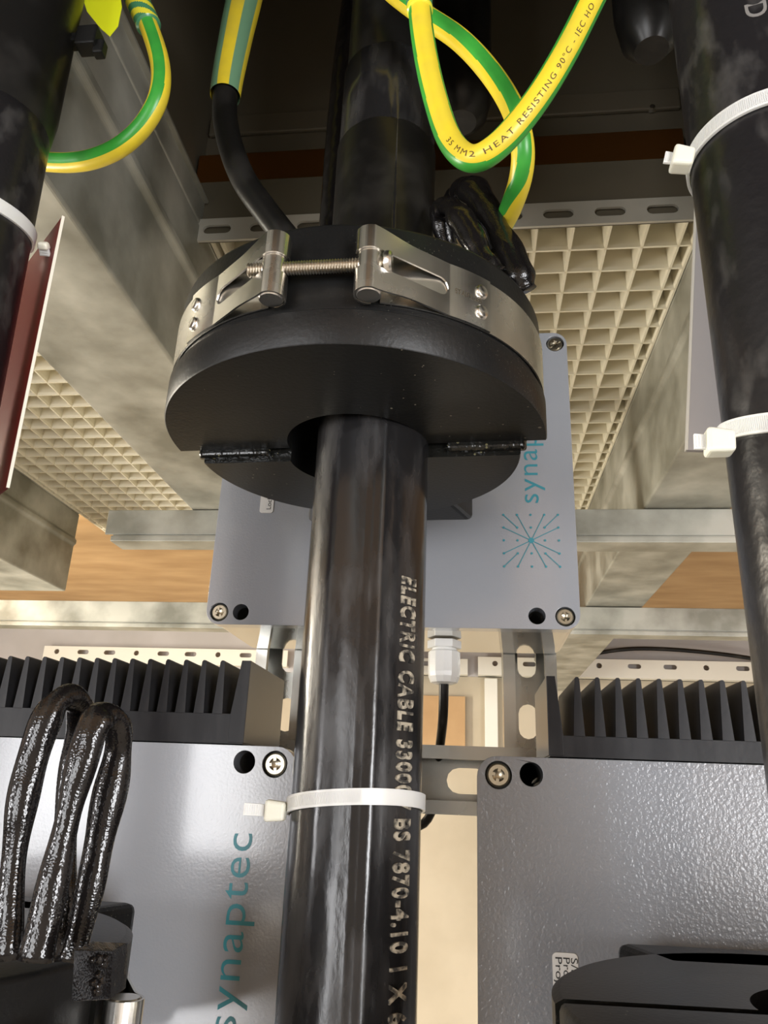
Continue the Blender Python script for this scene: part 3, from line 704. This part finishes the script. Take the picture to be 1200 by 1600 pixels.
fl = [P(124, -20, Y=Yf), P(136, 18, Y=Yf), P(157, 44, Y=Yf), P(171, 56, Y=Yf), P(184, 40, Y=Yf), P(190, 10, Y=Yf), P(186, -20, Y=Yf)]
b.add(fl + [p + V((0, .0006, 0)) for p in fl], [tuple(range(7)), tuple(range(13, 6, -1))] + [(i, i + 7, (i + 1) % 7 + 7, (i + 1) % 7) for i in range(7)])
b.build('tape_tail', m_flag, e1)
e2, f2 = earth([(655, -90, .285), (655, 0, .285), (664, 80, .285), (682, 160, .283), (705, 222, .28), (738, 248, .275), (780, 226, .27), (832, 165, .265), (880, 88, .262), (925, 0, .26), (965, -80, .258)], .0060,
              lambda t: R(78 + 28 * min(1, t * 1.6)), 'yellow and green earth cable in a loop before the central cable, printed HEAT RESISTING', wraps=(.0, .128, .0068, .0050, .001),
              text=('35 MM2 HEAT RESISTING 90°C - IEC HO', .153, .107, .0026, 26))
e3, f3 = earth([(540, -90, .335), (600, -25, .33), (660, 22, .325), (718, 62, .32), (765, 112, .317), (800, 168, .315), (816, 225, .318), (814, 275, .33), (798, 325, .35), (778, 366, .372), (765, 400, .39)], .0062,
              lambda t: R(22 - 30 * min(1, t * 1.4)), 'yellow and green earth cable passing behind the printed loop down to the ring')
# black lead with striped sleeve
sl_ = thing('sleeved_earth_lead', P(450, 370, Y=.40), 'black lead under a striped yellow and green sleeve, left of the central cable', 'cable')
pth = pix([(395, -100, .40), (385, -20, .40), (368, 60, .40), (352, 150, .40), (356, 210, .40), (378, 275, .40), (415, 330, .40), (470, 400, .40)], 12)
b = MB(); tube(b, pth[18:], .0088, 32); b.build('black_insulation', m_old, sl_, smooth='all')
b = MB()
tube(b, pth[:37], lambda t: .0150 - .0042 * t if t > .35 else .0153 - .0042 * t, 48, lambda t, a, s: [0, 1, 0, 1, 0, 1, 0, 1, 0, 1][int(((a + R(30)) % (2 * pi)) / (2 * pi) * 8)], cap=False)
b.build('striped_sleeve', [m_yel, m_sgrn], sl_, smooth='all')
# ================================================================ cable ties
def tie(ax, ay, r, pts, wid, head, tail, label, dx=0, hsz=(.0095, .0075, .0098), spread=.0025):
    """strap in a tilted plane: pts = three (px, py, Y) on its centre line"""
    A = [P(*q[:2], Y=q[2]) for q in pts]
    # h = h0 + a*(x-ax) + b*(y-ay)
    (x1, y1, z1), (x2, y2, z2), (x3, y3, z3) = A
    Mx = Matrix(((1, x1 - ax, y1 - ay), (1, x2 - ax, y2 - ay), (1, x3 - ax, y3 - ay))); h0, a_, b_ = Mx.inverted() @ V((z1, z2, z3))
    hp = P(*head[:2], Y=head[2]); t_ = thing('cable_tie', (ax + dx * h0, ay, h0 - .01), label, 'cable tie')
    n = 96; m_ = MB(); ro = r + .0016; ri = r + .0003; vs = []; fs = []
    cxx = ax + dx * h0
    for i in range(n):
        a = 2 * pi * i / n; c_, s = cos(a), sin(a)
        h = h0 + a_ * r * c_ + b_ * r * s
        for rad, dz in ((ro, -wid / 2), (ro, wid / 2), (ri, wid / 2), (ri, -wid / 2)): vs.append((cxx + rad * c_, ay + rad * s, h + dz))
    for i in range(n):
        j = (i + 1) % n
        for k in range(4): l = (k + 1) % 4; fs.append((4 * i + k, 4 * i + l, 4 * j + l, 4 * j + k))
    m_.add(vs, fs); strap = m_.build('strap', m_nylon, t_, smooth=True)
    sr = MB()
    for i in range(70):
        a = R(-172 + i * 1.35); h = h0 + a_ * r * cos(a) + b_ * r * sin(a)
        c0 = V((cxx + (ro) * cos(a), ay + ro * sin(a), h)); tn = V((-sin(a), cos(a), 0)) * .00022; nr = V((cos(a), sin(a), 0)) * .0002; up = V((0, 0, wid * .36))
        sr.hexa([c0 - tn - nr - up, c0 + tn - nr - up, c0 + tn + nr - up, c0 - tn + nr - up, c0 - tn - nr + up, c0 + tn - nr + up, c0 + tn + nr + up, c0 - tn + nr + up])
    tag(sr.build('serrations', m_nylon, strap), kind='stuff')
    hx, hy, hz = hsz
    u_ = V((1, 0, 0)); tl = P(*tail[:2], Y=tail[2]); d = (hp - tl).normalized(); vv = V((0, 1, 0)) - d * d.y; vv.normalize(); ww = d.cross(vv)
    hd = MB(); hd.hexa([hp + d * (sx * hx / 2) + vv * (sy * hy / 2) + ww * (sz * hz / 2 * (1 if sx < 0 else .82)) for sz in (-1, 1) for sx, sy in ((-1, -1), (1, -1), (1, 1), (-1, 1))])
    hd.build('head', m_nylon2, t_, bevel=.0014)
    tlm = MB(); tlm.hexa([q + vv * (sy * .0006) + ww * (sz * wid / 2 * k) for sz in (-1, 1) for q, sy, k in ((tl, -1, .8), (hp, -1, .72), (hp, 1, .72), (tl, 1, .8))])
    ts = tlm.build('tail', m_nylon, t_, bevel=.0002)
    sr = MB(); Lt = (hp - tl).length
    for i in range(int(Lt / .0011)):
        c0 = tl + d * (.0008 + i * .0011) - vv * .0007
        if (hp - c0).length < hx / 2: break
        sr.hexa([c0 + d * (sx * .0002) + vv * (sy * .0002) + ww * (sz * wid * .3) for sz in (-1, 1) for sx, sy in ((-1, -1), (1, -1), (1, 1), (-1, 1))])
    tag(sr.build('serrations', m_nylon, ts), kind='stuff')
    return t_
tie(AX, AY, .0312, [(443, 1262, .385), (560, 1244, .3535), (668, 1254, .385)], .0069, (431, 1267, .372), (381, 1264, .372), 'white nylon cable tie around the central cable below the ring')
tie(RAX, RAY, .0304, [(1092, 240, .272), (1200, 150, .2445), (1290, 230, .275)], .0074, (1066, 250, .258), (1038, 246, .258), 'white nylon cable tie on the right cable, upper of two', hsz=(.0085, .0075, .0105))
tie(RAX, RAY, .0304, [(1148, 672, .270), (1210, 652, .2445), (1385, 690, .275)], .0074, (1124, 692, .256), (1084, 690, .256), 'white nylon cable tie on the right cable, lower, below the pale plate', hsz=(.0095, .0075, .0098))
zt = P(0, 296, Y=.262).z
tie(LAX + DXL * .27, LAY, .0304, [(72, 358, .292), (0, 300, .262), (-120, 330, .29)], .0074, (68, 384, .302), (71, 400, .306), 'white nylon cable tie on the left cable above the red-faced plate', hsz=(.004, .004, .0065))
# black clip on the left cable near the top
q = P(140, 62, Y=.30); b = MB(); b.box(q - V((.006, .005, .008)), q + V((.006, .005, .006))); b.box(q + V((-.012, -.004, -.004)), q + V((-.004, .004, .002))); b.box(q + V((.004, -.002, -.012)), q + V((.010, .004, -.002)))
tag(b.build('cable_clip', m_mould_side, bevel=.001), 'small black clip beside the left cable near the top', 'clip')
# marker plates
pr = thing('marker_plate', (.11, .315, .142), 'pale grey marker plate tied behind the right cable', 'plate')
a_, b_ = P(1090, 280, Y=.312), P(1074, 703, Y=.312); wv = V((.065, .004, -.001))
MB().hexa([b_, b_ + wv, b_ + wv + V((0, .0022, 0)), b_ + V((0, .0022, 0)), a_, a_ + wv, a_ + wv + V((0, .0022, 0)), a_ + V((0, .0022, 0))]).build('sheet', m_lilac, pr)
MB().hexa([b_ - V((.0006, .0001, 0)), b_ - V((-.0002, .0001, 0)), b_ + V((.0002, .0023, 0)), b_ + V((-.0006, .0023, 0)), a_ - V((.0006, .0001, 0)), a_ - V((-.0002, .0001, 0)), a_ + V((.0002, .0023, 0)), a_ + V((-.0006, .0023, 0))]).build('cut_edge', m_cream, pr)
pl = thing('marker_plate', (-.21, .30, .12), 'red-faced marker plate seen nearly edge-on beside the left cable', 'plate')
a_, b_ = P(97, 338, Y=.300), P(10, 762, Y=.300); wv = V((-.045, .040, .0)); nn = V((.0007, .0007, 0))
MB().hexa([b_, b_ + wv, b_ + wv + nn, b_ + nn, a_, a_ + wv, a_ + wv + nn, a_ + nn]).build('sheet', m_red, pl)
e_ = V((.0005, -.0005, 0))
MB().hexa([b_ - nn * .2, b_ + nn * 1.2, b_ + nn * 1.2 + e_, b_ - nn * .2 + e_, a_ - nn * .2, a_ + nn * 1.2, a_ + nn * 1.2 + e_, a_ - nn * .2 + e_]).build('cut_edge', m_cream, pl)
